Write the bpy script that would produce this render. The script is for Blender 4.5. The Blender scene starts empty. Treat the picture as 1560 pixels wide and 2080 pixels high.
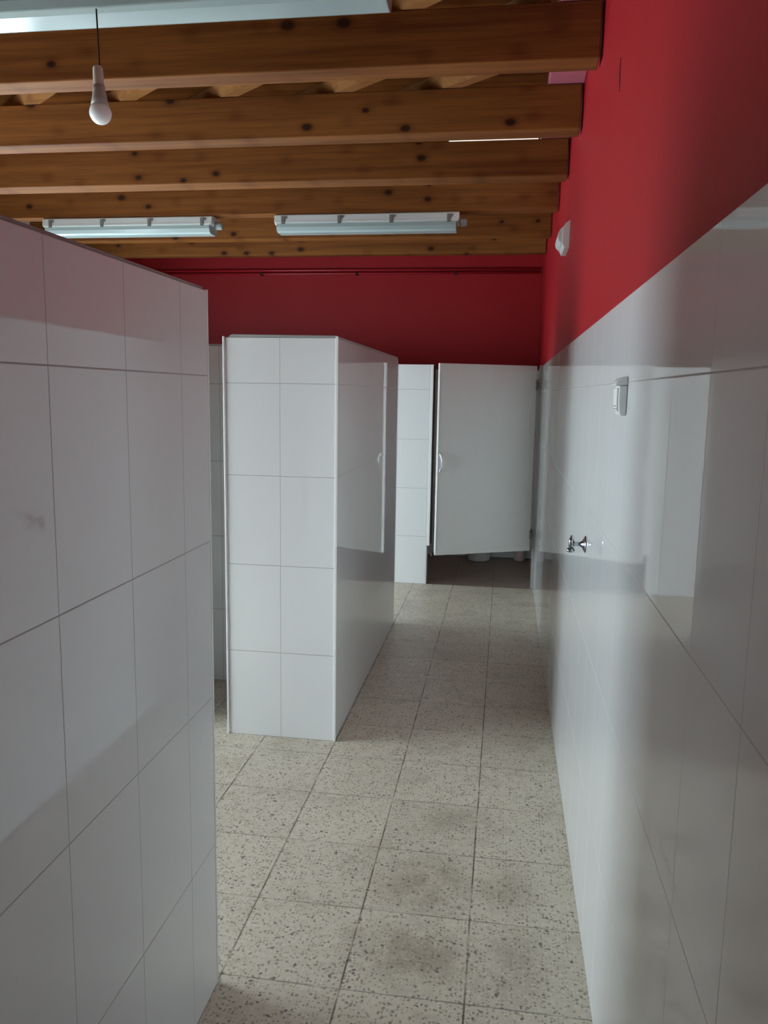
import bpy, bmesh, math, random
from mathutils import Vector, Matrix
random.seed(7)
SC = bpy.context.scene
COL = SC.collection

# ------------------------------------------------------------------ camera, light, exposure
cam_data = bpy.data.cameras.new('camera')
cam_data.sensor_fit = 'VERTICAL'
cam_data.sensor_height = 36.0
cam_data.lens = 1630.0 / 2080.0 * 36.0
cam_data.clip_start = 0.05
camera = bpy.data.objects.new('camera', cam_data)
COL.objects.link(camera)
RW = Matrix(((0.98872796, 0.03724324, -0.14501711),
             (0.14888591, -0.1422821, 0.97856466),
             (0.01581158, -0.98912524, -0.14622329)))   # columns: right, down, forward
camera.matrix_world = Matrix.Translation((0, 0, 1.47)) @ Matrix((
    (RW[0][0], -RW[0][1], -RW[0][2]),
    (RW[1][0], -RW[1][1], -RW[1][2]),
    (RW[2][0], -RW[2][1], -RW[2][2]))).to_4x4()
SC.camera = camera

world = bpy.data.worlds.new('world')
SC.world = world
world.use_nodes = True
wb = world.node_tree.nodes['Background']
wb.inputs[0].default_value = (0.62, 0.80, 1.0, 1)
wb.inputs[1].default_value = 0.6

SC.view_settings.view_transform = 'Standard'
SC.view_settings.look = 'None'
SC.view_settings.gamma = 1.0
SC.view_settings.use_curve_mapping = False
SC.view_settings.exposure = -0.12

DAYLIGHT = (0.78, 0.925, 1.0)
FILL_GLOW = 3.5  # fill strength of the door added behind the camera
WIN = [  # y0, y1, z0, z1, strength of the frosted panes in the left outside wall
    (-1.30, 0.95, 0.95, 2.00, 0.6),  # unseen pane added as front fill for the middle block and beams
    (1.55, 3.25, 0.20, 1.75, 18.0),
    (4.40, 6.00, 0.20, 1.75, 12.5),
]

# ------------------------------------------------------------------ node helpers
def new_mat(name):
    m = bpy.data.materials.new(name)
    m.use_nodes = True
    nt = m.node_tree
    return m, nt, nt.nodes['Principled BSDF']

def N(nt, t, **kw):
    n = nt.nodes.new(t)
    for k, v in kw.items():
        setattr(n, k, v)
    return n

def math_n(nt, op, a, b=None, c=None):
    n = N(nt, 'ShaderNodeMath', operation=op)
    for i, v in enumerate((a, b, c)):
        if v is None:
            continue
        if isinstance(v, (int, float)):
            n.inputs[i].default_value = v
        else:
            nt.links.new(v, n.inputs[i])
    return n.outputs[0]

def mix_col(nt, fac, a, b):
    n = N(nt, 'ShaderNodeMix', data_type='RGBA')
    for i, v in ((0, fac), (6, a), (7, b)):
        if isinstance(v, (int, float)):
            n.inputs[i].default_value = v
        elif isinstance(v, tuple):
            n.inputs[i].default_value = (v[0], v[1], v[2], 1)
        else:
            nt.links.new(v, n.inputs[i])
    return n.outputs[2]

def smooth(nt, v, lo, hi, a=0.0, b=1.0):
    n = N(nt, 'ShaderNodeMapRange', interpolation_type='SMOOTHSTEP')
    nt.links.new(v, n.inputs[0])
    n.inputs[1].default_value = lo; n.inputs[2].default_value = hi
    n.inputs[3].default_value = a; n.inputs[4].default_value = b
    return n.outputs[0]

def noise(nt, vec, scale, detail=2.0, rough=0.5):
    n = N(nt, 'ShaderNodeTexNoise')
    n.inputs['Scale'].default_value = scale
    n.inputs['Detail'].default_value = detail
    n.inputs['Roughness'].default_value = rough
    if vec is not None:
        nt.links.new(vec, n.inputs['Vector'])
    return n.outputs['Fac']

def bump(nt, h, strength, dist, bsdf):
    b = N(nt, 'ShaderNodeBump')
    b.inputs['Strength'].default_value = strength
    b.inputs['Distance'].default_value = dist
    nt.links.new(h, b.inputs['Height'])
    nt.links.new(b.outputs[0], bsdf.inputs['Normal'])

def groove(nt, coord, start, pitch, half):
    """1 inside a joint of half-width `half` repeated each `pitch` from `start`"""
    f = math_n(nt, 'FRACT', math_n(nt, 'DIVIDE', math_n(nt, 'SUBTRACT', coord, start), pitch))
    d = math_n(nt, 'MULTIPLY', math_n(nt, 'MINIMUM', f, math_n(nt, 'SUBTRACT', 1.0, f)), pitch)
    return smooth(nt, d, half * 0.6, half * 1.4, 1.0, 0.0), f

def plain(name, col, rough=0.5, metal=0.0, spec=None, emit=None, var=0.0):
    m, nt, b = new_mat(name)
    b.inputs['Base Color'].default_value = (*col, 1)
    if var:
        pos = N(nt, 'ShaderNodeNewGeometry').outputs['Position']
        f = noise(nt, pos, 14, 3)
        nt.links.new(mix_col(nt, f, tuple(c * (1 - var) for c in col), tuple(min(1, c * (1 + var)) for c in col)), b.inputs['Base Color'])
    b.inputs['Roughness'].default_value = rough
    b.inputs['Metallic'].default_value = metal
    if spec is not None:
        b.inputs['Specular IOR Level'].default_value = spec
    if emit:
        b.inputs['Emission Color'].default_value = (*emit[:3], 1)
        b.inputs['Emission Strength'].default_value = emit[3]
    return m

def tile_mat(name, axis, u0, w, z0=0.0, h=0.3757, gh=0.0013, gv=0.0010, other=None):
    """large glossy white wall tiles; axis 'X'/'Y' runs along the wall; other = (u0, w) for the faces turned 90 degrees"""
    m, nt, b = new_mat(name)
    geo = N(nt, 'ShaderNodeNewGeometry')
    pos = geo.outputs['Position']
    sep = N(nt, 'ShaderNodeSeparateXYZ'); nt.links.new(pos, sep.inputs[0])
    nrm = N(nt, 'ShaderNodeSeparateXYZ'); nt.links.new(geo.outputs['True Normal'], nrm.inputs[0])
    gz, fz = groove(nt, sep.outputs['Z'], z0, h, gh)
    gu, fu = groove(nt, sep.outputs[axis], u0, w, gv)
    if other:
        ax2 = 'X' if axis == 'Y' else 'Y'
        g2, f2 = groove(nt, sep.outputs[ax2], other[0], other[1], gv)
        turn = math_n(nt, 'GREATER_THAN', math_n(nt, 'ABSOLUTE', nrm.outputs[axis]), 0.7)
        gu = math_n(nt, 'ADD', math_n(nt, 'MULTIPLY', gu, math_n(nt, 'SUBTRACT', 1.0, turn)), math_n(nt, 'MULTIPLY', g2, turn))
    side = math_n(nt, 'LESS_THAN', math_n(nt, 'ABSOLUTE', nrm.outputs['Z']), 0.5)
    g = math_n(nt, 'MULTIPLY', math_n(nt, 'MAXIMUM', gz, gu), side)
    tone = noise(nt, pos, 1.7, 2)
    base = mix_col(nt, tone, (0.74, 0.755, 0.76), (0.80, 0.81, 0.81))
    nt.links.new(mix_col(nt, g, base, (0.40, 0.39, 0.38)), b.inputs['Base Color'])
    nt.links.new(smooth(nt, g, 0, 1, 0.035, 0.7), b.inputs['Roughness'])
    b.inputs['IOR'].default_value = 1.52
    # joints are recessed; each tile is very slightly wavy
    wav = math_n(nt, 'MULTIPLY', noise(nt, pos, 6, 1), 0.06)
    bump(nt, math_n(nt, 'SUBTRACT', wav, g), 0.25, 0.0012, b)
    return m

def paint_mat(name, c1, c2):
    m, nt, b = new_mat(name)
    pos = N(nt, 'ShaderNodeNewGeometry').outputs['Position']
    f = noise(nt, pos, 2.2, 4)
    nt.links.new(mix_col(nt, f, c1, c2), b.inputs['Base Color'])
    b.inputs['Roughness'].default_value = 0.55
    b.inputs['Specular IOR Level'].default_value = 0.35
    bump(nt, noise(nt, pos, 60, 4, 0.6), 0.25, 0.002, b)
    return m

def wood_mat(name, light, dark, knot, grain='X', knots=True, rough=0.6, spec=0.15):
    m, nt, b = new_mat(name)
    tc = N(nt, 'ShaderNodeTexCoord').outputs['Object']
    rnd = N(nt, 'ShaderNodeObjectInfo').outputs['Random']
    off = N(nt, 'ShaderNodeCombineXYZ')
    nt.links.new(math_n(nt, 'MULTIPLY', rnd, 37.0), off.inputs[0])
    nt.links.new(math_n(nt, 'MULTIPLY', rnd, 11.0), off.inputs[2])
    vadd = N(nt, 'ShaderNodeVectorMath', operation='ADD')
    nt.links.new(tc, vadd.inputs[0]); nt.links.new(off.outputs[0], vadd.inputs[1])
    p = vadd.outputs[0]
    def scaled(sx, sy, sz):
        s = N(nt, 'ShaderNodeVectorMath', operation='MULTIPLY')
        nt.links.new(p, s.inputs[0]); s.inputs[1].default_value = (sx, sy, sz)
        return s.outputs[0]
    # knots
    vor = N(nt, 'ShaderNodeTexVoronoi')
    vor.voronoi_dimensions = '2D'
    vor.inputs['Scale'].default_value = 1.0
    sx = N(nt, 'ShaderNodeSeparateXYZ'); nt.links.new(scaled(4.6, 1.0, 7.0), sx.inputs[0])
    cx = N(nt, 'ShaderNodeCombineXYZ'); nt.links.new(sx.outputs[0], cx.inputs[0]); nt.links.new(sx.outputs[2], cx.inputs[1])
    nt.links.new(cx.outputs[0], vor.inputs['Vector'])
    d = vor.outputs['Distance']
    warp = math_n(nt, 'MULTIPLY', smooth(nt, d, 0.0, 0.3, 1.0, 0.0), 0.10)
    fibre = noise(nt, scaled(1.2, 22, 30), 1.0, 5, 0.6)
    band = noise(nt, scaled(0.7, 6, 9), 1.0, 3)
    ring = math_n(nt, 'ADD', math_n(nt, 'MULTIPLY', fibre, 0.55), math_n(nt, 'ADD', math_n(nt, 'MULTIPLY', band, 0.45), warp))
    colr = mix_col(nt, smooth(nt, ring, 0.36, 0.70), light, dark)
    fine = noise(nt, scaled(3, 90, 120), 1.0, 3)
    colr = mix_col(nt, smooth(nt, fine, 0.45, 0.8, 0, 0.28), colr, knot)
    if knots:
        sepc = N(nt, 'ShaderNodeSeparateColor'); nt.links.new(vor.outputs['Color'], sepc.inputs[0])
        on = math_n(nt, 'GREATER_THAN', sepc.outputs[0], 0.68)
        ksize = math_n(nt, 'ADD', 0.06, math_n(nt, 'MULTIPLY', sepc.outputs[1], 0.06))
        core = math_n(nt, 'MULTIPLY', on, smooth(nt, math_n(nt, 'DIVIDE', d, ksize), 0.55, 1.35, 1.0, 0.0))
        halo = math_n(nt, 'MULTIPLY', on, smooth(nt, math_n(nt, 'DIVIDE', d, ksize), 0.9, 2.2, 0.5, 0.0))
        colr = mix_col(nt, halo, colr, dark)
        colr = mix_col(nt, math_n(nt, 'MULTIPLY', core, 0.92), colr, knot)
    nt.links.new(colr, b.inputs['Base Color'])
    b.inputs['Roughness'].default_value = rough
    b.inputs['Specular IOR Level'].default_value = spec
    bump(nt, fibre, 0.15, 0.002, b)
    return m

def terrazzo_mat(name, dark=False):
    m, nt, b = new_mat(name)
    pos = N(nt, 'ShaderNodeNewGeometry').outputs['Position']
    sep = N(nt, 'ShaderNodeSeparateXYZ'); nt.links.new(pos, sep.inputs[0])
    # joints, with a wandering width
    jn = noise(nt, pos, 9, 3)
    wob = math_n(nt, 'MULTIPLY', math_n(nt, 'SUBTRACT', noise(nt, pos, 3.0, 2), 0.5), 0.006)
    gx, fx = groove(nt, math_n(nt, 'ADD', sep.outputs['X'], wob), -0.046, 0.309, 0.0024)
    gy, fy = groove(nt, math_n(nt, 'ADD', sep.outputs['Y'], wob), 1.772, 0.3195, 0.0020)
    g = math_n(nt, 'MAXIMUM', gx, math_n(nt, 'MULTIPLY', gy, 0.8))
    g = math_n(nt, 'MULTIPLY', g, smooth(nt, jn, 0.30, 0.60, 0.25, 1.0))
    # tone per slab
    cx = math_n(nt, 'FLOOR', math_n(nt, 'DIVIDE', math_n(nt, 'SUBTRACT', sep.outputs['X'], -0.046), 0.309))
    cy = math_n(nt, 'FLOOR', math_n(nt, 'DIVIDE', math_n(nt, 'SUBTRACT', sep.outputs['Y'], 1.772), 0.3195))
    cell = N(nt, 'ShaderNodeCombineXYZ'); nt.links.new(cx, cell.inputs[0]); nt.links.new(cy, cell.inputs[1])
    wn = N(nt, 'ShaderNodeTexWhiteNoise'); nt.links.new(cell.outputs[0], wn.inputs['Vector'])
    slab = wn.outputs['Value']
    cement = mix_col(nt, noise(nt, pos, 25, 4), (0.58, 0.515, 0.405), (0.74, 0.68, 0.56))
    cement = mix_col(nt, math_n(nt, 'MULTIPLY', slab, 0.30), cement, (0.40, 0.355, 0.29))
    # dirt worn into the walked-on slabs
    stain = smooth(nt, noise(nt, pos, 4.2, 8, 0.70), 0.50, 0.70, 0.0, 0.72)
    stain = math_n(nt, 'MULTIPLY', stain, 0.55)
    ragged = smooth(nt, noise(nt, pos, 7, 6, 0.7), 0.34, 0.62)
    for (sx_, sy_, rx_, ry_, amt) in ((-0.19, 2.25, 0.13, 0.15, 0.75), (-0.18, 1.93, 0.15, 0.13, 0.75), (0.06, 2.26, 0.09, 0.12, 0.55),
                                      (-0.10, 2.60, 0.13, 0.11, 0.5), (0.08, 1.95, 0.08, 0.12, 0.45), (0.17, 5.66, 0.13, 0.055, 1.0)):
        mp = N(nt, 'ShaderNodeVectorMath', operation='SUBTRACT'); nt.links.new(pos, mp.inputs[0]); mp.inputs[1].default_value = (sx_, sy_, 0)
        ms = N(nt, 'ShaderNodeVectorMath', operation='MULTIPLY'); nt.links.new(mp.outputs[0], ms.inputs[0]); ms.inputs[1].default_value = (1 / rx_, 1 / ry_, 0)
        ln = N(nt, 'ShaderNodeVectorMath', operation='LENGTH'); nt.links.new(ms.outputs[0], ln.inputs[0])
        stain = math_n(nt, 'MAXIMUM', stain, math_n(nt, 'MULTIPLY', ragged, smooth(nt, ln.outputs['Value'], 0.30, 1.45, amt, 0.0)))
    cement = mix_col(nt, math_n(nt, 'MULTIPLY', stain, 0.6), cement, (0.27, 0.22, 0.155))
    col = cement
    def chips(scale, lo, hi, thr, c, seed, col, amount=1.0):
        v = N(nt, 'ShaderNodeTexVoronoi')
        v.voronoi_dimensions = '2D'
        v.inputs['Scale'].default_value = scale
        v.inputs['Randomness'].default_value = 1.0
        ad = N(nt, 'ShaderNodeVectorMath', operation='ADD'); ad.inputs[1].default_value = (seed, seed * 1.7, 0)
        nz = N(nt, 'ShaderNodeTexNoise'); nz.inputs['Scale'].default_value = scale * 1.3
        nt.links.new(pos, nz.inputs['Vector'])
        sc = N(nt, 'ShaderNodeVectorMath', operation='SCALE'); sc.inputs['Scale'].default_value = 0.9 / scale
        nt.links.new(nz.outputs['Color'], sc.inputs[0])
        nt.links.new(pos, ad.inputs[0])
        ad2 = N(nt, 'ShaderNodeVectorMath', operation='ADD')
        nt.links.new(ad.outputs[0], ad2.inputs[0]); nt.links.new(sc.outputs[0], ad2.inputs[1])
        nt.links.new(ad2.outputs[0], v.inputs['Vector'])
        s = N(nt, 'ShaderNodeSeparateColor'); nt.links.new(v.outputs['Color'], s.inputs[0])
        on = math_n(nt, 'GREATER_THAN', s.outputs[0], thr)
        size = math_n(nt, 'ADD', 0.6, math_n(nt, 'MULTIPLY', s.outputs[1], 0.7))
        mask = math_n(nt, 'MULTIPLY', on, smooth(nt, math_n(nt, 'DIVIDE', v.outputs['Distance'], size), lo, hi, amount, 0.0))
        return mix_col(nt, mask, col, c)
    col = chips(82, 0.24, 0.38, 0.45, (0.72, 0.68, 0.60), 3.1, col, 0.5)
    col = chips(105, 0.26, 0.40, 0.60, (0.42, 0.36, 0.26), 7.7, col, 0.85)
    col = chips(88, 0.24, 0.38, 0.76, (0.28, 0.245, 0.19), 12.3, col, 0.9)
    col = chips(52, 0.16, 0.26, 0.90, (0.17, 0.16, 0.145), 21.9, col, 0.95)
    col = mix_col(nt, math_n(nt, 'MULTIPLY', stain, 0.42), col, (0.24, 0.195, 0.14))
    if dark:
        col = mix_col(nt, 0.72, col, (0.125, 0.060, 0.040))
    col = mix_col(nt, math_n(nt, 'MULTIPLY', g, 0.85), col, (0.085, 0.068, 0.048))
    nt.links.new(col, b.inputs['Base Color'])
    b.inputs['Roughness'].default_value = 0.42
    b.inputs['Specular IOR Level'].default_value = 0.42
    bump(nt, math_n(nt, 'SUBTRACT', 0.0, g), 0.3, 0.002, b)
    return m

M = {}
M['red'] = paint_mat('red_paint', (0.32, 0.0040, 0.009), (0.38, 0.006, 0.013))
M['pink'] = paint_mat('pink_plaster', (0.55, 0.17, 0.24), (0.60, 0.20, 0.28))
M['floor'] = terrazzo_mat('terrazzo')
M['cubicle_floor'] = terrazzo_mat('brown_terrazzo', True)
M['tile_right'] = tile_mat('tiles_right_wall', 'Y', 0.852, 0.2395)
M['tile_near'] = tile_mat('tiles_near_partition', 'Y', 1.1005, 0.2455, other=(-0.903, 0.2385))
M['tile_mid'] = tile_mat('tiles_middle_partition', 'X', -0.903, 0.2385, other=(3.19, 0.2385))
M['tile_front'] = tile_mat('tiles_cubicle_front', 'X', -0.573, 0.2385)
M['tile_far'] = tile_mat('tiles_far_wall', 'X', -0.30, 0.2385)
M['wood'] = wood_mat('pine_beam', (0.245, 0.091, 0.021), (0.128, 0.039, 0.009), (0.022, 0.008, 0.004))
M['deck'] = wood_mat('pine_deck', (0.20, 0.068, 0.018), (0.11, 0.034, 0.010), (0.04, 0.015, 0.008), rough=0.95, spec=0.0)
M['batten'] = wood_mat('pine_batten', (0.36, 0.17, 0.065), (0.25, 0.105, 0.036), (0.10, 0.05, 0.02), knots=False, rough=0.9, spec=0.0)
M['white_plastic'] = plain('white_plastic', (0.74, 0.76, 0.74), 0.35)
M['fitting'] = plain('fitting_grey_white', (0.66, 0.70, 0.69), 0.4)
M['grey_clip'] = plain('grey_clip', (0.16, 0.16, 0.15), 0.5)
M['laminate'] = plain('white_laminate', (0.70, 0.70, 0.68), 0.38, var=0.03)
M['door_edge'] = plain('door_edge', (0.55, 0.55, 0.54), 0.4)
M['trim'] = plain('white_trim', (0.84, 0.85, 0.84), 0.35)
M['cap'] = plain('mortar_cap', (0.36, 0.37, 0.36), 0.8, var=0.1)
M['gap_shade'] = plain('painted_gap_shade', (0.045, 0.032, 0.030), 0.6)  # near-black that paints the shadow beside the cubicle opening
M['grey_alu'] = plain('grey_frame', (0.36, 0.36, 0.34), 0.45)
M['steel'] = plain('hinge_steel', (0.16, 0.145, 0.125), 0.45, 0.6)
M['chrome'] = plain('chrome', (0.30, 0.33, 0.36), 0.10, 1.0)
M['ceramic'] = plain('ceramic', (0.72, 0.71, 0.70), 0.12)
M['pale_plastic'] = plain('pale_pink_plastic', (0.74, 0.64, 0.64), 0.45)
M['rubber'] = plain('black_rubber', (0.02, 0.015, 0.014), 0.7)
M['cable'] = plain('black_cable', (0.015, 0.012, 0.010), 0.6)
M['crack'] = plain('crack', (0.06, 0.004, 0.006), 0.9)
M['dark_mark'] = plain('dark_print', (0.22, 0.22, 0.21), 0.6)
M['pipe'] = plain('red_pipe_paint', (0.40, 0.012, 0.022), 0.3)
M['outer_wall'] = paint_mat('white_wall', (0.66, 0.65, 0.62), (0.72, 0.71, 0.68))

def diffuser_mat():
    m, nt, b = new_mat('clear_ribbed_diffuser')
    b.inputs['Base Color'].default_value = (0.34, 0.42, 0.42, 1)
    b.inputs['Roughness'].default_value = 0.18
    b.inputs['IOR'].default_value = 1.49
    b.inputs['Subsurface Weight'].default_value = 0.0
    return m
M['diffuser'] = diffuser_mat()
M['bulb'] = plain('opal_bulb', (0.90, 0.92, 0.92), 0.16)
_b = M['bulb'].node_tree.nodes['Principled BSDF']
_b.inputs['Subsurface Weight'].default_value = 0.7
_b.inputs['Subsurface Radius'].default_value = (1, 1, 1)
_b.inputs['Subsurface Scale'].default_value = 0.03
M['bulb_collar'] = plain('bulb_collar', (0.42, 0.41, 0.38), 0.4)
M['holder'] = plain('cream_holder', (0.58, 0.55, 0.46), 0.4)

def pane_mat(name, s):
    m, nt, b = new_mat(name)
    b.inputs['Base Color'].default_value = (0.8, 0.85, 0.88, 1)
    b.inputs['Roughness'].default_value = 0.3
    b.inputs['Emission Color'].default_value = (*DAYLIGHT, 1)
    b.inputs['Emission Strength'].default_value = s
    return m

# ------------------------------------------------------------------ mesh helpers
def bm_box(bm, x0, x1, y0, y1, z0, z1):
    vs = [bm.verts.new((x, y, z)) for x in (x0, x1) for y in (y0, y1) for z in (z0, z1)]
    for f in ((0, 1, 3, 2), (4, 6, 7, 5), (0, 4, 5, 1), (2, 3, 7, 6), (0, 2, 6, 4), (1, 5, 7, 3)):
        bm.faces.new([vs[i] for i in f])
    return vs

def bm_prism(bm, pts, vec):
    """closed polygon (list of 3-D points) swept by vec"""
    a = [bm.verts.new(p) for p in pts]
    c = [bm.verts.new(Vector(p) + Vector(vec)) for p in pts]
    bm.faces.new(a[::-1]); bm.faces.new(c)
    n = len(pts)
    for i in range(n):
        bm.faces.new((a[i], a[(i + 1) % n], c[(i + 1) % n], c[i]))

def bm_lathe(bm, profile, base, axis, seg=24):
    """profile: list of (radius, height along axis)"""
    ax = Vector(axis).normalized()
    t = Vector((1, 0, 0)) if abs(ax.x) < 0.9 else Vector((0, 1, 0))
    u = ax.cross(t).normalized(); v = ax.cross(u)
    rings = []
    for r, h in profile:
        c = Vector(base) + ax * h
        if r < 1e-6:
            rings.append([bm.verts.new(c)])
        else:
            rings.append([bm.verts.new(c + (u * math.cos(2 * math.pi * k / seg) + v * math.sin(2 * math.pi * k / seg)) * r) for k in range(seg)])
    for a, b in zip(rings, rings[1:]):
        for k in range(seg):
            k2 = (k + 1) % seg
            if len(a) == 1 and len(b) == 1:
                continue
            if len(a) == 1:
                bm.faces.new((a[0], b[k], b[k2]))
            elif len(b) == 1:
                bm.faces.new((a[k], b[0], a[k2]))
            else:
                bm.faces.new((a[k], b[k], b[k2], a[k2]))
    for ring, flip in ((rings[0], True), (rings[-1], False)):
        if len(ring) > 1:
            bm.faces.new(ring if flip else ring[::-1])

def bm_tube(bm, pts, r, seg=10):
    prev = None
    pts = [Vector(p) for p in pts]
    rings = []
    for i, p in enumerate(pts):
        d = (pts[min(i + 1, len(pts) - 1)] - pts[max(i - 1, 0)]).normalized()
        t = Vector((0, 0, 1)) if abs(d.z) < 0.9 else Vector((0, 1, 0))
        u = d.cross(t).normalized(); v = d.cross(u)
        rings.append([bm.verts.new(p + (u * math.cos(2 * math.pi * k / seg) + v * math.sin(2 * math.pi * k / seg)) * r) for k in range(seg)])
    for a, b in zip(rings, rings[1:]):
        for k in range(seg):
            bm.faces.new((a[k], a[(k + 1) % seg], b[(k + 1) % seg], b[k]))
    bm.faces.new(rings[0][::-1]); bm.faces.new(rings[-1])

def obj(name, bm, mat, parent=None, loc=(0, 0, 0), bevel=0.0, seg=2, smooth_shade=False):
    """link bm as one mesh object; bm is in world coordinates relative to loc, or to the parent when there is one"""
    bmesh.ops.recalc_face_normals(bm, faces=bm.faces[:])
    me = bpy.data.meshes.new(name)
    bm.to_mesh(me); bm.free()
    me.materials.append(mat)
    o = bpy.data.objects.new(name, me)
    COL.objects.link(o)
    if parent is not None:
        o.parent = parent
    o.location = loc
    if smooth_shade:
        for p in me.polygons:
            p.use_smooth = True
    if bevel:
        md = o.modifiers.new('bevel', 'BEVEL')
        md.width = bevel; md.segments = seg; md.limit_method = 'ANGLE'; md.angle_limit = math.radians(40)
        md.harden_normals = False
    return o

def box(name, x0, x1, y0, y1, z0, z1, mat, parent=None, bevel=0.0, off=(0, 0, 0)):
    bm = bmesh.new()
    bm_box(bm, x0 - off[0], x1 - off[0], y0 - off[1], y1 - off[1], z0 - off[2], z1 - off[2])
    return obj(name, bm, mat, parent, bevel=bevel)

def thing(name, label, cat, loc, group=None):
    o = bpy.data.objects.new(name, None)
    o.empty_display_size = 0.1
    COL.objects.link(o)
    o.location = loc
    tag(o, label, cat, group)
    return o

def tag(o, label, cat, group=None):
    o['kind'] = 'thing'
    o['label'] = label; o['category'] = cat
    if group:
        o['group'] = group

def struct(o):
    o['kind'] = 'structure'
    return o

def dup(root, loc, label):
    r = root.copy(); COL.objects.link(r); r.location = loc; r['label'] = label
    for ch in list(root.children):
        c = ch.copy(); COL.objects.link(c); c.parent = r
        for g in list(ch.children):
            d = g.copy(); COL.objects.link(d); d.parent = c
    return r

# ------------------------------------------------------------------ the setting
XR, XT = 0.270, 0.258            # red plaster, tile face of the right wall
XL = -3.60                       # outside wall on the left
YB, YF = -3.0, 7.312             # wall behind the camera, red far wall
HT = 1.690                       # top of the tiling
DECK = 2.800

struct(box('floor', XL, XR, YB, 6.116, -0.10, 0.0, M['floor']))
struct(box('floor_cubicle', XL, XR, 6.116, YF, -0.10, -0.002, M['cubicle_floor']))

wr = struct(box('wall_right', XR, XR + 0.15, YB, YF, -0.10, DECK, M['red']))
box('tile_cladding', XT, XR, YB, YF, 0.0, HT, M['tile_right'], wr)
bm = bmesh.new()
bm_prism(bm, [(XR - 0.0015, 2.362, 2.367), (XR - 0.0015, 2.376, 2.335), (XR - 0.0015, 2.350, 2.277), (XR - 0.0015, 2.361, 2.335)], (0.003, 0, 0))
obj('plaster_crack', bm, M['crack'], wr)
wf = struct(box('wall_far', XL, XR, YF, YF + 0.15, -0.10, DECK, M['red']))
box('tile_cladding', XL, XT, YF - 0.012, YF, 0.0, HT, M['tile_far'], wf)
bm = bmesh.new()
DX0, DX1, DH = -0.62, 0.22, 2.02                      # glowing door added unseen behind the camera to brighten the foreground
bm_box(bm, XL, DX0, YB - 0.15, YB, -0.10, DECK)
bm_box(bm, DX1, XR, YB - 0.15, YB, -0.10, DECK)
bm_box(bm, DX0, DX1, YB - 0.15, YB, DH, DECK)
bm_box(bm, DX0, DX1, YB - 0.15, YB, -0.10, 0.0)
struct(obj('wall_back', bm, M['red']))
bm = bmesh.new()
bm_box(bm, DX0, DX0 + 0.07, YB - 0.09, YB - 0.04, 0.0, DH)
bm_box(bm, DX1 - 0.07, DX1, YB - 0.09, YB - 0.04, 0.0, DH)
bm_box(bm, DX0 + 0.07, DX1 - 0.07, YB - 0.09, YB - 0.04, 0.0, 0.12)
bm_box(bm, DX0 + 0.07, DX1 - 0.07, YB - 0.09, YB - 0.04, DH - 0.08, DH)
dr = struct(obj('added_fill_door', bm, M['white_plastic']))
box('frosted_pane', DX0 + 0.07, DX1 - 0.07, YB - 0.07, YB - 0.06, 0.12, DH - 0.08, pane_mat('frosted_daylight_door', FILL_GLOW), dr)

bm = bmesh.new()
ys = [YB] + [v for w in WIN for v in (w[0], w[1])] + [YF]
for i in range(0, len(ys), 2):
    bm_box(bm, XL - 0.20, XL, ys[i], ys[i + 1], -0.10, DECK)
for (y0, y1, z0, z1, s) in WIN:
    bm_box(bm, XL - 0.20, XL, y0, y1, -0.10, z0)
    bm_box(bm, XL - 0.20, XL, y0, y1, z1, DECK)
struct(obj('wall_left', bm, M['outer_wall']))
for k, (y0, y1, z0, z1, s) in enumerate(WIN):
    bm = bmesh.new()
    t = 0.045
    ym = (y0 + y1) / 2
    bm_box(bm, XL - 0.09, XL - 0.03, y0, y0 + t, z0, z1)
    bm_box(bm, XL - 0.09, XL - 0.03, y1 - t, y1, z0, z1)
    bm_box(bm, XL - 0.09, XL - 0.03, y0 + t, y1 - t, z0, z0 + t)
    bm_box(bm, XL - 0.09, XL - 0.03, y0 + t, y1 - t, z1 - t, z1)
    bm_box(bm, XL - 0.09, XL - 0.03, ym - t / 2, ym + t / 2, z0 + t, z1 - t)
    wn = struct(obj('window_%d' % (k + 1), bm, M['white_plastic']))
    bm = bmesh.new()
    bm_box(bm, XL - 0.075, XL - 0.065, y0 + t, ym - t / 2, z0 + t, z1 - t)
    bm_box(bm, XL - 0.075, XL - 0.065, ym + t / 2, y1 - t, z0 + t, z1 - t)
    obj('frosted_pane', bm, pane_mat('frosted_daylight_%d' % (k + 1), s), wn)

# plank deck over the beams, with one small skylight
SKY = (-0.352, 0.118, 4.42, 4.85)
bm = bmesh.new()
bm_box(bm, XL - 0.2, SKY[0], YB - 0.15, YF + 0.15, DECK, DECK + 0.06)
bm_box(bm, SKY[1], XR + 0.15, YB - 0.15, YF + 0.15, DECK, DECK + 0.06)
bm_box(bm, SKY[0], SKY[1], YB - 0.15, SKY[2], DECK, DECK + 0.06)
bm_box(bm, SKY[0], SKY[1], SKY[3], YF + 0.15, DECK, DECK + 0.06)
struct(obj('ceiling', bm, M['deck']))
struct(box('window_4', SKY[0], SKY[1], SKY[2], SKY[3], DECK + 0.005, DECK + 0.02, plain('skylight_daylight', (0.8, 0.8, 0.75), 0.4, emit=(1.0, 0.93, 0.78, 0.9))))
# painted wall plate that carries the roof along the right wall
struct(box('trim_1', 0.126, XR, YB, YF, 2.737, DECK, M['pink'], bevel=0.004))

# ------------------------------------------------------------------ tiled partitions
def edge_strip(x0, x1, y0, y1, z0, z1, parent, off, mat='trim', name='corner_trim'):
    return box(name, x0, x1, y0, y1, z0, z1, M[mat], parent, bevel=0.001, off=off)

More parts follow.
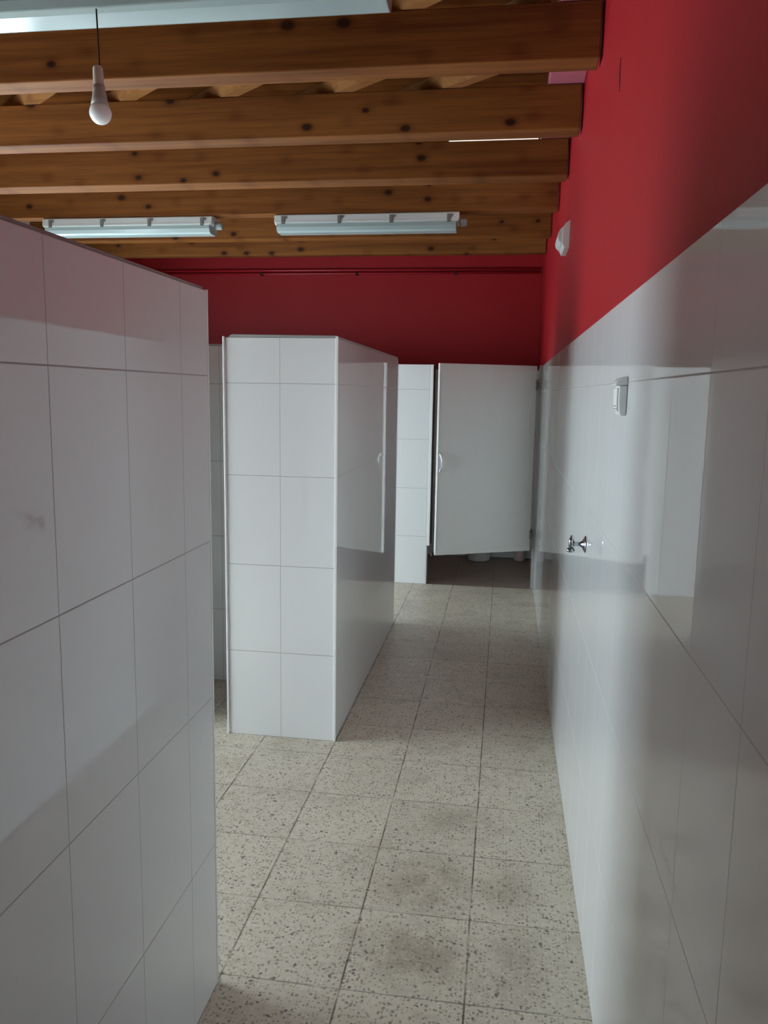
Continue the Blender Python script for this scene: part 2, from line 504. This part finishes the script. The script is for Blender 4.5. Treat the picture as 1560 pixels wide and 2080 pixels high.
# near partition on the left
p = (-0.9, 0.0, 0)
t = thing('tiled_partition', 'white glazed tile partition nearest the camera, filling the left edge of the photo', 'partition', p)
box('tiled_body', -1.138, -0.661, -1.2, 1.742, 0, 1.688, M['tile_near'], t, bevel=0.002, off=p)
box('top_cap', -1.132, -0.667, -1.194, 1.736, 1.688, 1.696, M['cap'], t, bevel=0.003, off=p)
edge_strip(-0.668, -0.6595, 1.738, 1.7455, 0, 1.690, t, p)

# block in the middle
p = (-0.9, 4.1, 0)
t = thing('tiled_partition', 'white glazed tile partition standing free in the middle, two tiles wide in front', 'partition', p)
box('tiled_body', -1.130, -0.669, 3.176, 5.02, 0, 1.684, M['tile_mid'], t, bevel=0.002, off=p)
bm = bmesh.new()
bm_prism(bm, [(-1.122 - p[0], 3.179 - p[1], 1.684), (-0.672 - p[0], 3.179 - p[1], 1.684), (-0.672 - p[0], 3.179 - p[1], 1.693), (-1.105 - p[0], 3.179 - p[1], 1.697), (-1.115 - p[0], 3.179 - p[1], 1.690)], (0, 1.838, 0))
obj('top_cap', bm, M['cap'], t, bevel=0.002)
edge_strip(-1.141, -1.134, 3.170, 3.184, 0, 1.688, t, p)
edge_strip(-0.674, -0.664, 3.172, 3.181, 0, 1.690, t, p, 'trim')

# cross wall seen in the slit between the two
p = (-1.7, 3.85, 0)
t = thing('tiled_partition', 'narrow strip of shaded tile partition behind the slit left of the middle one', 'partition', p)
bm = bmesh.new()
bm_box(bm, -2.30 - p[0], -1.131 - p[0], 3.79 - p[1], 3.90 - p[1], 0, 1.684)
bm_box(bm, -1.98 - p[0], -1.50 - p[0], 3.18 - p[1], 3.79 - p[1], 0, 1.684)     # unseen stub towards the camera, added to shade the slit
obj('tiled_body', bm, M['tile_mid'], t, bevel=0.002)
box('top_cap', -2.295, -1.131, 3.794, 3.896, 1.684, 1.694, M['cap'], t, bevel=0.002, off=p)

# front of the toilet cubicles
p = (-1.6, 6.16, 0)
t = thing('tiled_partition', 'white tile cubicle front at the far end, left of the half open door', 'partition', p)
box('tiled_body', XL, -0.566, 6.116, 6.216, 0, 1.690, M['tile_front'], t, bevel=0.002, off=p)
box('door_jamb', -0.566, -0.546, 6.112, 6.20, 0.306, 1.690, M['trim'], t, bevel=0.001, off=p)
box('painted_shadow_strip', -0.546, -0.536, 6.13, 6.20, 0.315, 1.686, M['gap_shade'], t, off=p)  # solid dark strip painting the shadow in the gap by the opening

# ------------------------------------------------------------------ cubicle door and its frame
hx, hy = 0.220, 6.108
lx, ly = -0.466, 5.762
ang = math.atan2(ly - hy, lx - hx)            # from hinge to free edge
wdt = math.hypot(lx - hx, ly - hy)
t = thing('cubicle_door', 'white laminate toilet cubicle door standing half open at the corridor end', 'door', (hx, hy, 0.30))
t.rotation_euler = (0, 0, ang)
# local: +x from hinge to free edge; corridor side is +y after the turn
box('door_leaf', 0.0, wdt, -0.030, -0.002, 0.004, 1.386, M['laminate'], t, bevel=0.002)
fr = bmesh.new()
bw = 0.052
bm_box(fr, 0.0, wdt, -0.003, 0.001, 1.386 - bw, 1.388)
bm_box(fr, 0.0, wdt, -0.003, 0.001, 0.002, bw * 0.8)
bm_box(fr, 0.0, bw, -0.003, 0.001, bw * 0.8, 1.386 - bw)
obj('door_border', fr, M['laminate'], t, bevel=0.0015)
box('door_edging', wdt, wdt + 0.004, -0.031, 0.002, 0.002, 1.388, M['door_edge'], t, bevel=0.001)
bm = bmesh.new()
zc = 0.682
pts = [(wdt - 0.014, 0.0, zc - 0.062), (wdt - 0.016, 0.022, zc - 0.045), (wdt - 0.018, 0.034, zc - 0.025),
       (wdt - 0.018, 0.034, zc + 0.025), (wdt - 0.016, 0.022, zc + 0.045), (wdt - 0.014, 0.0, zc + 0.062)]
bm_tube(bm, pts, 0.009)
bm_box(bm, wdt - 0.024, wdt - 0.005, 0.0, 0.004, zc - 0.07, zc - 0.05)
bm_box(bm, wdt - 0.024, wdt - 0.005, 0.0, 0.004, zc + 0.05, zc + 0.07)
obj('door_handle', bm, M['trim'], t, smooth_shade=True)
box('door_bumper', wdt - 0.022, wdt + 0.020, -0.058, -0.030, -0.012, 0.018, M['rubber'], t, bevel=0.004)
for zc in (1.245, 0.125):
    bm = bmesh.new()
    bm_lathe(bm, [(0.008, -0.035), (0.008, -0.014), (0.012, -0.012), (0.012, 0.020), (0.007, 0.022), (0.007, 0.045)], (-0.006, 0.004, zc), (0, 0, 1), 14)
    bm_box(bm, -0.010, 0.012, -0.001, 0.004, zc - 0.022, zc - 0.018)
    bm_box(bm, -0.010, 0.012, -0.001, 0.004, zc + 0.024, zc + 0.029)
    bm_box(bm, -0.018, -0.008, 0.0, 0.006, zc - 0.006, zc + 0.012)
    obj('hinge', bm, M['steel'], t)

p = (0.245, 6.14, 0)
t = thing('door_post', 'pale grey door post against the right wall that carries the cubicle door', 'door frame', p)
box('post', 0.2385, XT, 6.124, 6.16, 0, 1.692, M['grey_alu'], t, bevel=0.002, off=p)
box('post_lip', 0.244, XT, 6.118, 6.124, 0, 1.692, M['grey_alu'], t, bevel=0.001, off=p)

# ------------------------------------------------------------------ in the cubicle
t = thing('toilet', 'white ceramic toilet whose foot shows under the half open door', 'toilet', (-0.19, 7.0, 0))
bm = bmesh.new()
def ell(bm, prof, seg=28):
    rings = []
    for (cy, rx, ry, z) in prof:
        rings.append([bm.verts.new((math.cos(2 * math.pi * k / seg) * rx, cy + math.sin(2 * math.pi * k / seg) * ry, z)) for k in range(seg)])
    for a, b in zip(rings, rings[1:]):
        for k in range(seg):
            bm.faces.new((a[k], a[(k + 1) % seg], b[(k + 1) % seg], b[k]))
    bm.faces.new(rings[0][::-1]); bm.faces.new(rings[-1])
ell(bm, [(0.16, 0.098, 0.10, 0.0), (0.16, 0.104, 0.105, 0.012), (0.16, 0.112, 0.115, 0.05), (0.14, 0.125, 0.135, 0.16), (0.10, 0.15, 0.18, 0.28), (0.09, 0.165, 0.20, 0.35), (0.09, 0.165, 0.20, 0.37)])
obj('bowl', bm, M['ceramic'], t, smooth_shade=True, bevel=0.004)
bm = bmesh.new()
ell(bm, [(0.09, 0.168, 0.202, 0.371), (0.09, 0.172, 0.206, 0.38), (0.09, 0.165, 0.20, 0.395)])
obj('seat', bm, M['white_plastic'], t, smooth_shade=True, bevel=0.004)
bm = bmesh.new()
bm_box(bm, -0.165, 0.165, 0.19, 0.298, 0.37, 0.70)
obj('cistern', bm, M['ceramic'], t, bevel=0.02)
t = thing('toilet_brush_pot', 'pale round toilet brush pot beside the toilet foot under the door', 'toilet brush', (0.172, 7.225, -0.002))
bm = bmesh.new()
bm_lathe(bm, [(0.050, 0.0), (0.052, 0.02), (0.050, 0.14), (0.044, 0.145), (0.044, 0.13)], (0, 0, 0), (0, 0, 1), 28)
obj('pot', bm, M['pale_plastic'], t, smooth_shade=True, bevel=0.002)
bm = bmesh.new()
bm_lathe(bm, [(0.008, 0.131), (0.008, 0.36), (0.013, 0.37), (0.010, 0.40), (0.0, 0.402)], (0, 0, 0), (0, 0, 1), 14)
obj('brush_handle', bm, M['white_plastic'], t, smooth_shade=True)

# ------------------------------------------------------------------ fittings on the right wall
# chrome angle valve
t = thing('angle_valve', 'small chrome angle valve sticking out of the tiled right wall', 'tap', (XT, 2.480, 1.023))
bm = bmesh.new()
bm_lathe(bm, [(0.0265, 0.0), (0.0265, 0.002), (0.020, 0.006), (0.0095, 0.012), (0.0085, 0.016)], (0, 0, 0), (-1, 0, 0), 32)
obj('escutcheon', bm, M['chrome'], t, smooth_shade=True)
bm = bmesh.new()
bm_lathe(bm, [(0.0075, 0.012), (0.0072, 0.034), (0.0085, 0.040)], (0, 0, 0), (-1, 0, 0), 20)
obj('stem', bm, M['chrome'], t, smooth_shade=True)
bm = bmesh.new()
bm_lathe(bm, [(0.0085, -0.014), (0.0088, 0.010), (0.0072, 0.016), (0.0042, 0.019), (0.0042, 0.024), (0.0030, 0.026)], (-0.043, 0, 0), (0, 0, 1), 20)
obj('valve_body', bm, M['chrome'], t, smooth_shade=True)
bm = bmesh.new()
bm_lathe(bm, [(0.0075, 0.012), (0.0120, 0.016), (0.0135, 0.019), (0.0125, 0.024), (0.0090, 0.026), (0.0, 0.0265)], (-0.0430, 0, 0), (-0.06, 0, -1), 20)
obj('valve_knob', bm, M['chrome'], t, smooth_shade=True)

# rounded white dispenser
t = thing('wall_dispenser', 'small rounded white plastic dispenser on the right wall, above the chrome valve', 'dispenser', (XT, 1.80, 1.43))
def side(ptsxz, y0, y1):
    bm = bmesh.new()
    bm_prism(bm, [(x, y0, z) for x, z in ptsxz], (0, y1 - y0, 0))
    return bm
head = [(0, 0.083), (-0.008, 0.0835), (-0.016, 0.080), (-0.022, 0.074), (-0.0255, 0.067), (-0.0245, 0.064), (-0.018, 0.0655), (0, 0.066)]
obj('top_cover', side(head, 0.0, 0.075), M['white_plastic'], t, bevel=0.002)
body = [(0, 0.0655), (-0.0175, 0.0650), (-0.0175, 0.030), (-0.0150, 0.006), (-0.0125, 0.001), (-0.008, 0.0), (0, 0.0)]
obj('back_body', side(body, 0.002, 0.072), M['white_plastic'], t, bevel=0.003)
front = [(-0.0175, 0.060), (-0.0215, 0.058), (-0.0205, 0.012), (-0.0150, 0.008), (-0.0175, 0.030)]
obj('front_cover', side(front, 0.012, 0.066), M['trim'], t, bevel=0.001)
bm = bmesh.new()
bm_box(bm, -0.0216, -0.0196, 0.018, 0.058, 0.0195, 0.0215)
bm_box(bm, -0.0212, -0.0190, 0.014, 0.062, 0.0140, 0.0158)
obj('printed_mark', bm, M['dark_mark'], t)

# emergency luminaire on the red plaster
t = thing('emergency_light', 'white plastic emergency light mounted high on the red right wall', 'light', (XR, 4.02, 2.165))
prof = [(0, 0.0), (0, 0.128), (-0.022, 0.112), (-0.034, 0.092), (-0.034, 0.020), (-0.024, 0.0)]
obj('housing', side(prof, 0.0, 0.235), M['white_plastic'], t, bevel=0.002)
prof2 = [(-0.030, 0.100), (-0.044, 0.088), (-0.053, 0.070), (-0.056, 0.052), (-0.052, 0.036), (-0.040, 0.024), (-0.030, 0.018)]
obj('lens_cover', side(prof2, 0.010, 0.222), M['fitting'], t, bevel=0.003)

# ------------------------------------------------------------------ roof beams
BZ0, BZ1 = 2.560, 2.735
beam_specs = [  # front y, thickness, label
    (2.135, 0.110, 'brown pine ceiling beam overhead at the top edge, above the nearest light fitting'),
    (2.865, 0.108, 'dark pine ceiling beam nearest in view, behind the hanging light bulb'),
    (3.572, 0.115, 'brown pine ceiling beam second in view, its front spotted with small knots'),
    (4.285, 0.140, 'pine ceiling beam just below the thin bright skylight strip'),
    (5.035, 0.105, 'orange pine ceiling beam with both fluorescent fittings fixed under it'),
    (5.830, 0.105, 'pine ceiling beam seen behind the two fluorescent fittings'),
    (6.500, 0.100, 'pine ceiling beam farthest back, next to the red far wall'),
]
bm = bmesh.new()
bm_box(bm, -1.926, 1.935, 0, 0.11, 0, BZ1 - BZ0)
b0 = obj('ceiling_beam', bm, M['wood'], bevel=0.004)
for i, (y, th, lab) in enumerate(beam_specs):
    o = b0 if i == 0 else b0.copy()
    if i:
        COL.objects.link(o)
    o.location = (-1.674, y, BZ0)
    o.scale = (1, th / 0.11, 1)
    tag(o, lab, 'beam', 'pine ceiling beams')

# diagonal battens lying on the beams, under the deck
bat_labels = ['pale diagonal roof batten at far left, ending above the second beam',
              'dim diagonal roof batten second from the left over the beams',
              'dim diagonal roof batten right of the hanging bulb, over the beams',
              'diagonal roof batten over the beams above the right fluorescent fitting',
              'reddish diagonal roof batten over the beams nearest the red right wall']
bm = bmesh.new()
d = Vector((1, -0.80, 0)).normalized(); nrm = Vector((-d.y, d.x, 0))
L0, L1, hw = -0.75, 1.95, 0.024
bm_prism(bm, [tuple(d * L0 - nrm * hw), tuple(d * L1 - nrm * hw), tuple(d * L1 + nrm * hw), tuple(d * L0 + nrm * hw)], (0, 0, 0.062))
bt0 = obj('roof_batten', bm, M['batten'])
for i, x in enumerate((-2.20, -1.74, -1.27, -0.76, -0.30)):
    o = bt0 if i == 0 else bt0.copy()
    if i:
        COL.objects.link(o)
    o.location = (x, 3.60, 2.7365)
    if i == 4:
        o.data = o.data.copy()
        for v in o.data.vertices:          # the one by the wall is cut short there
            s = v.co.dot(d)
            if s > 0.5:
                v.co -= d * (s - 0.49)
    if i == 3:
        o.data = o.data.copy()
        for v in o.data.vertices:
            s = v.co.dot(d)
            if s > 0.5:
                v.co -= d * (s - 1.08)
    if i == 2:
        o.data = o.data.copy()
        for v in o.data.vertices:
            s = v.co.dot(d)
            if s > 0.5:
                v.co -= d * (s - 1.73)
    tag(o, bat_labels[i], 'batten', 'diagonal roof battens')

# ------------------------------------------------------------------ fluorescent fittings
def make_fitting(loc, label):
    L = 1.145
    t = thing('fluorescent_fitting', label, 'light', loc, 'fluorescent light fittings')   # origin: left end, middle of width, underside of the beam
    bm = bmesh.new()
    prof = [(-0.078, -0.050), (-0.074, -0.008), (-0.060, 0.0), (0.060, 0.0), (0.074, -0.008), (0.078, -0.050)]
    bm_prism(bm, [(0.0, y, z) for y, z in prof], (L, 0, 0))
    obj('housing', bm, M['fitting'], t, bevel=0.002)
    bm = bmesh.new()
    prof = [(-0.074, -0.050), (0.074, -0.050), (0.072, -0.078), (0.060, -0.100), (0.040, -0.107), (-0.040, -0.107), (-0.060, -0.100), (-0.072, -0.078)]
    bm_prism(bm, [(0.012, y, z) for y, z in prof], (L - 0.03, 0, 0))
    obj('diffuser', bm, M['diffuser'], t, bevel=0.003)
    bm = bmesh.new()
    bm_prism(bm, [(0.006, y, z) for y, z in [(-0.080, -0.045), (0.080, -0.045), (0.080, -0.056), (-0.080, -0.056)]], (L - 0.012, 0, 0))
    obj('gasket_rim', bm, M['fitting'], t, bevel=0.001)
    for f in (0.05, 0.36, 0.64, 0.945):
        for sy in (-1, 1):
            bm = bmesh.new()
            x = f * L
            bm_box(bm, x - 0.010, x + 0.010, min(sy * 0.079, sy * 0.085), max(sy * 0.079, sy * 0.085), -0.064, -0.016)
            bm_box(bm, x - 0.004, x + 0.024, min(sy * 0.079, sy * 0.083), max(sy * 0.079, sy * 0.083), -0.030, -0.018)
            obj('clip', bm, M['grey_clip'], t, bevel=0.001)
    bm = bmesh.new()
    bm_lathe(bm, [(0.022, 0.0), (0.024, 0.010), (0.024, 0.040), (0.016, 0.046)], (L - 0.002, 0.0, -0.052), (1, 0, 0), 20)
    obj('end_gland', bm, M['diffuser'], t, smooth_shade=True)
    bm = bmesh.new()
    bm_lathe(bm, [(0.012, 0.0), (0.012, 0.014), (0.006, 0.018)], (0.002, 0.0, -0.040), (-1, 0, 0), 16)
    obj('end_plug', bm, M['fitting'], t, smooth_shade=True)
    return t
f0 = make_fitting((-1.462, 5.100, BZ0 - 0.002), 'long white fluorescent fitting farther back, the right one, fully in view')
dup(f0, (-3.012, 5.100, BZ0 - 0.002), 'long white fluorescent fitting farther back, the left one, partly behind the near partition')
dup(f0, (-1.462, 2.190, BZ0 - 0.002), 'long pale fluorescent fitting close overhead, cut by the top edge of the photo')

# ------------------------------------------------------------------ hanging bulb
t = thing('hanging_bulb', 'bare white light bulb hanging on a thin black cable at upper left', 'light bulb', (-1.095, 2.130, 2.167))
bm = bmesh.new()
bm_tube(bm, [(-0.003, 0.0, 0.286), (-0.001, 0, 0.22), (0.001, 0, 0.14)], 0.0022, 8)
obj('cable', bm, M['cable'], t)
tilt = Vector((-0.03, 0, 1))
bm = bmesh.new()
bm_lathe(bm, [(0.010, 0.146), (0.0125, 0.142), (0.0135, 0.130), (0.0138, 0.100), (0.0155, 0.086)], (0, 0, 0), tilt, 24)
obj('lamp_holder', bm, M['holder'], t, smooth_shade=True)
bm = bmesh.new()
bm_lathe(bm, [(0.0150, 0.098), (0.0165, 0.085), (0.0195, 0.066), (0.0235, 0.048)], (0, 0, 0), tilt, 24)
obj('bulb_collar', bm, M['bulb_collar'], t, smooth_shade=True)
bm = bmesh.new()
pr = [(0.0235, 0.048)]
for k in range(0, 13):
    a = math.radians(24 - k * (114 / 12))
    pr.append((max(0.0, 0.0287 * math.cos(a)), 0.029 + 0.0287 * math.sin(a)))
pr[-1] = (0.0, pr[-1][1])
bm_lathe(bm, pr, (0, 0, 0), tilt, 28)
obj('glass_globe', bm, M['bulb'], t, smooth_shade=True)

# ------------------------------------------------------------------ pipes on the far wall
for k, (z, r, lab) in enumerate(((2.556, 0.011, 'upper of two red painted pipes along the far wall'), (2.526, 0.011, 'lower of two red painted pipes along the far wall'))):
    t = thing('wall_pipe', lab, 'pipe', (-1.45, YF - 0.024, z), 'red pipes on the far wall')
    bm = bmesh.new()
    bm_tube(bm, [(-2.12, 0, 0), (0, 0, 0), (1.70, 0, 0)], r, 14)
    obj('tube', bm, M['pipe'], t, smooth_shade=True)
    if k == 1:
        for x in (-0.79, 0.09, 0.97):
            bm = bmesh.new()
            bm_box(bm, x - 0.012, x + 0.012, -0.014, 0.024, -0.016, 0.014)
            obj('pipe_clamp', bm, M['crack'], t, bevel=0.003)
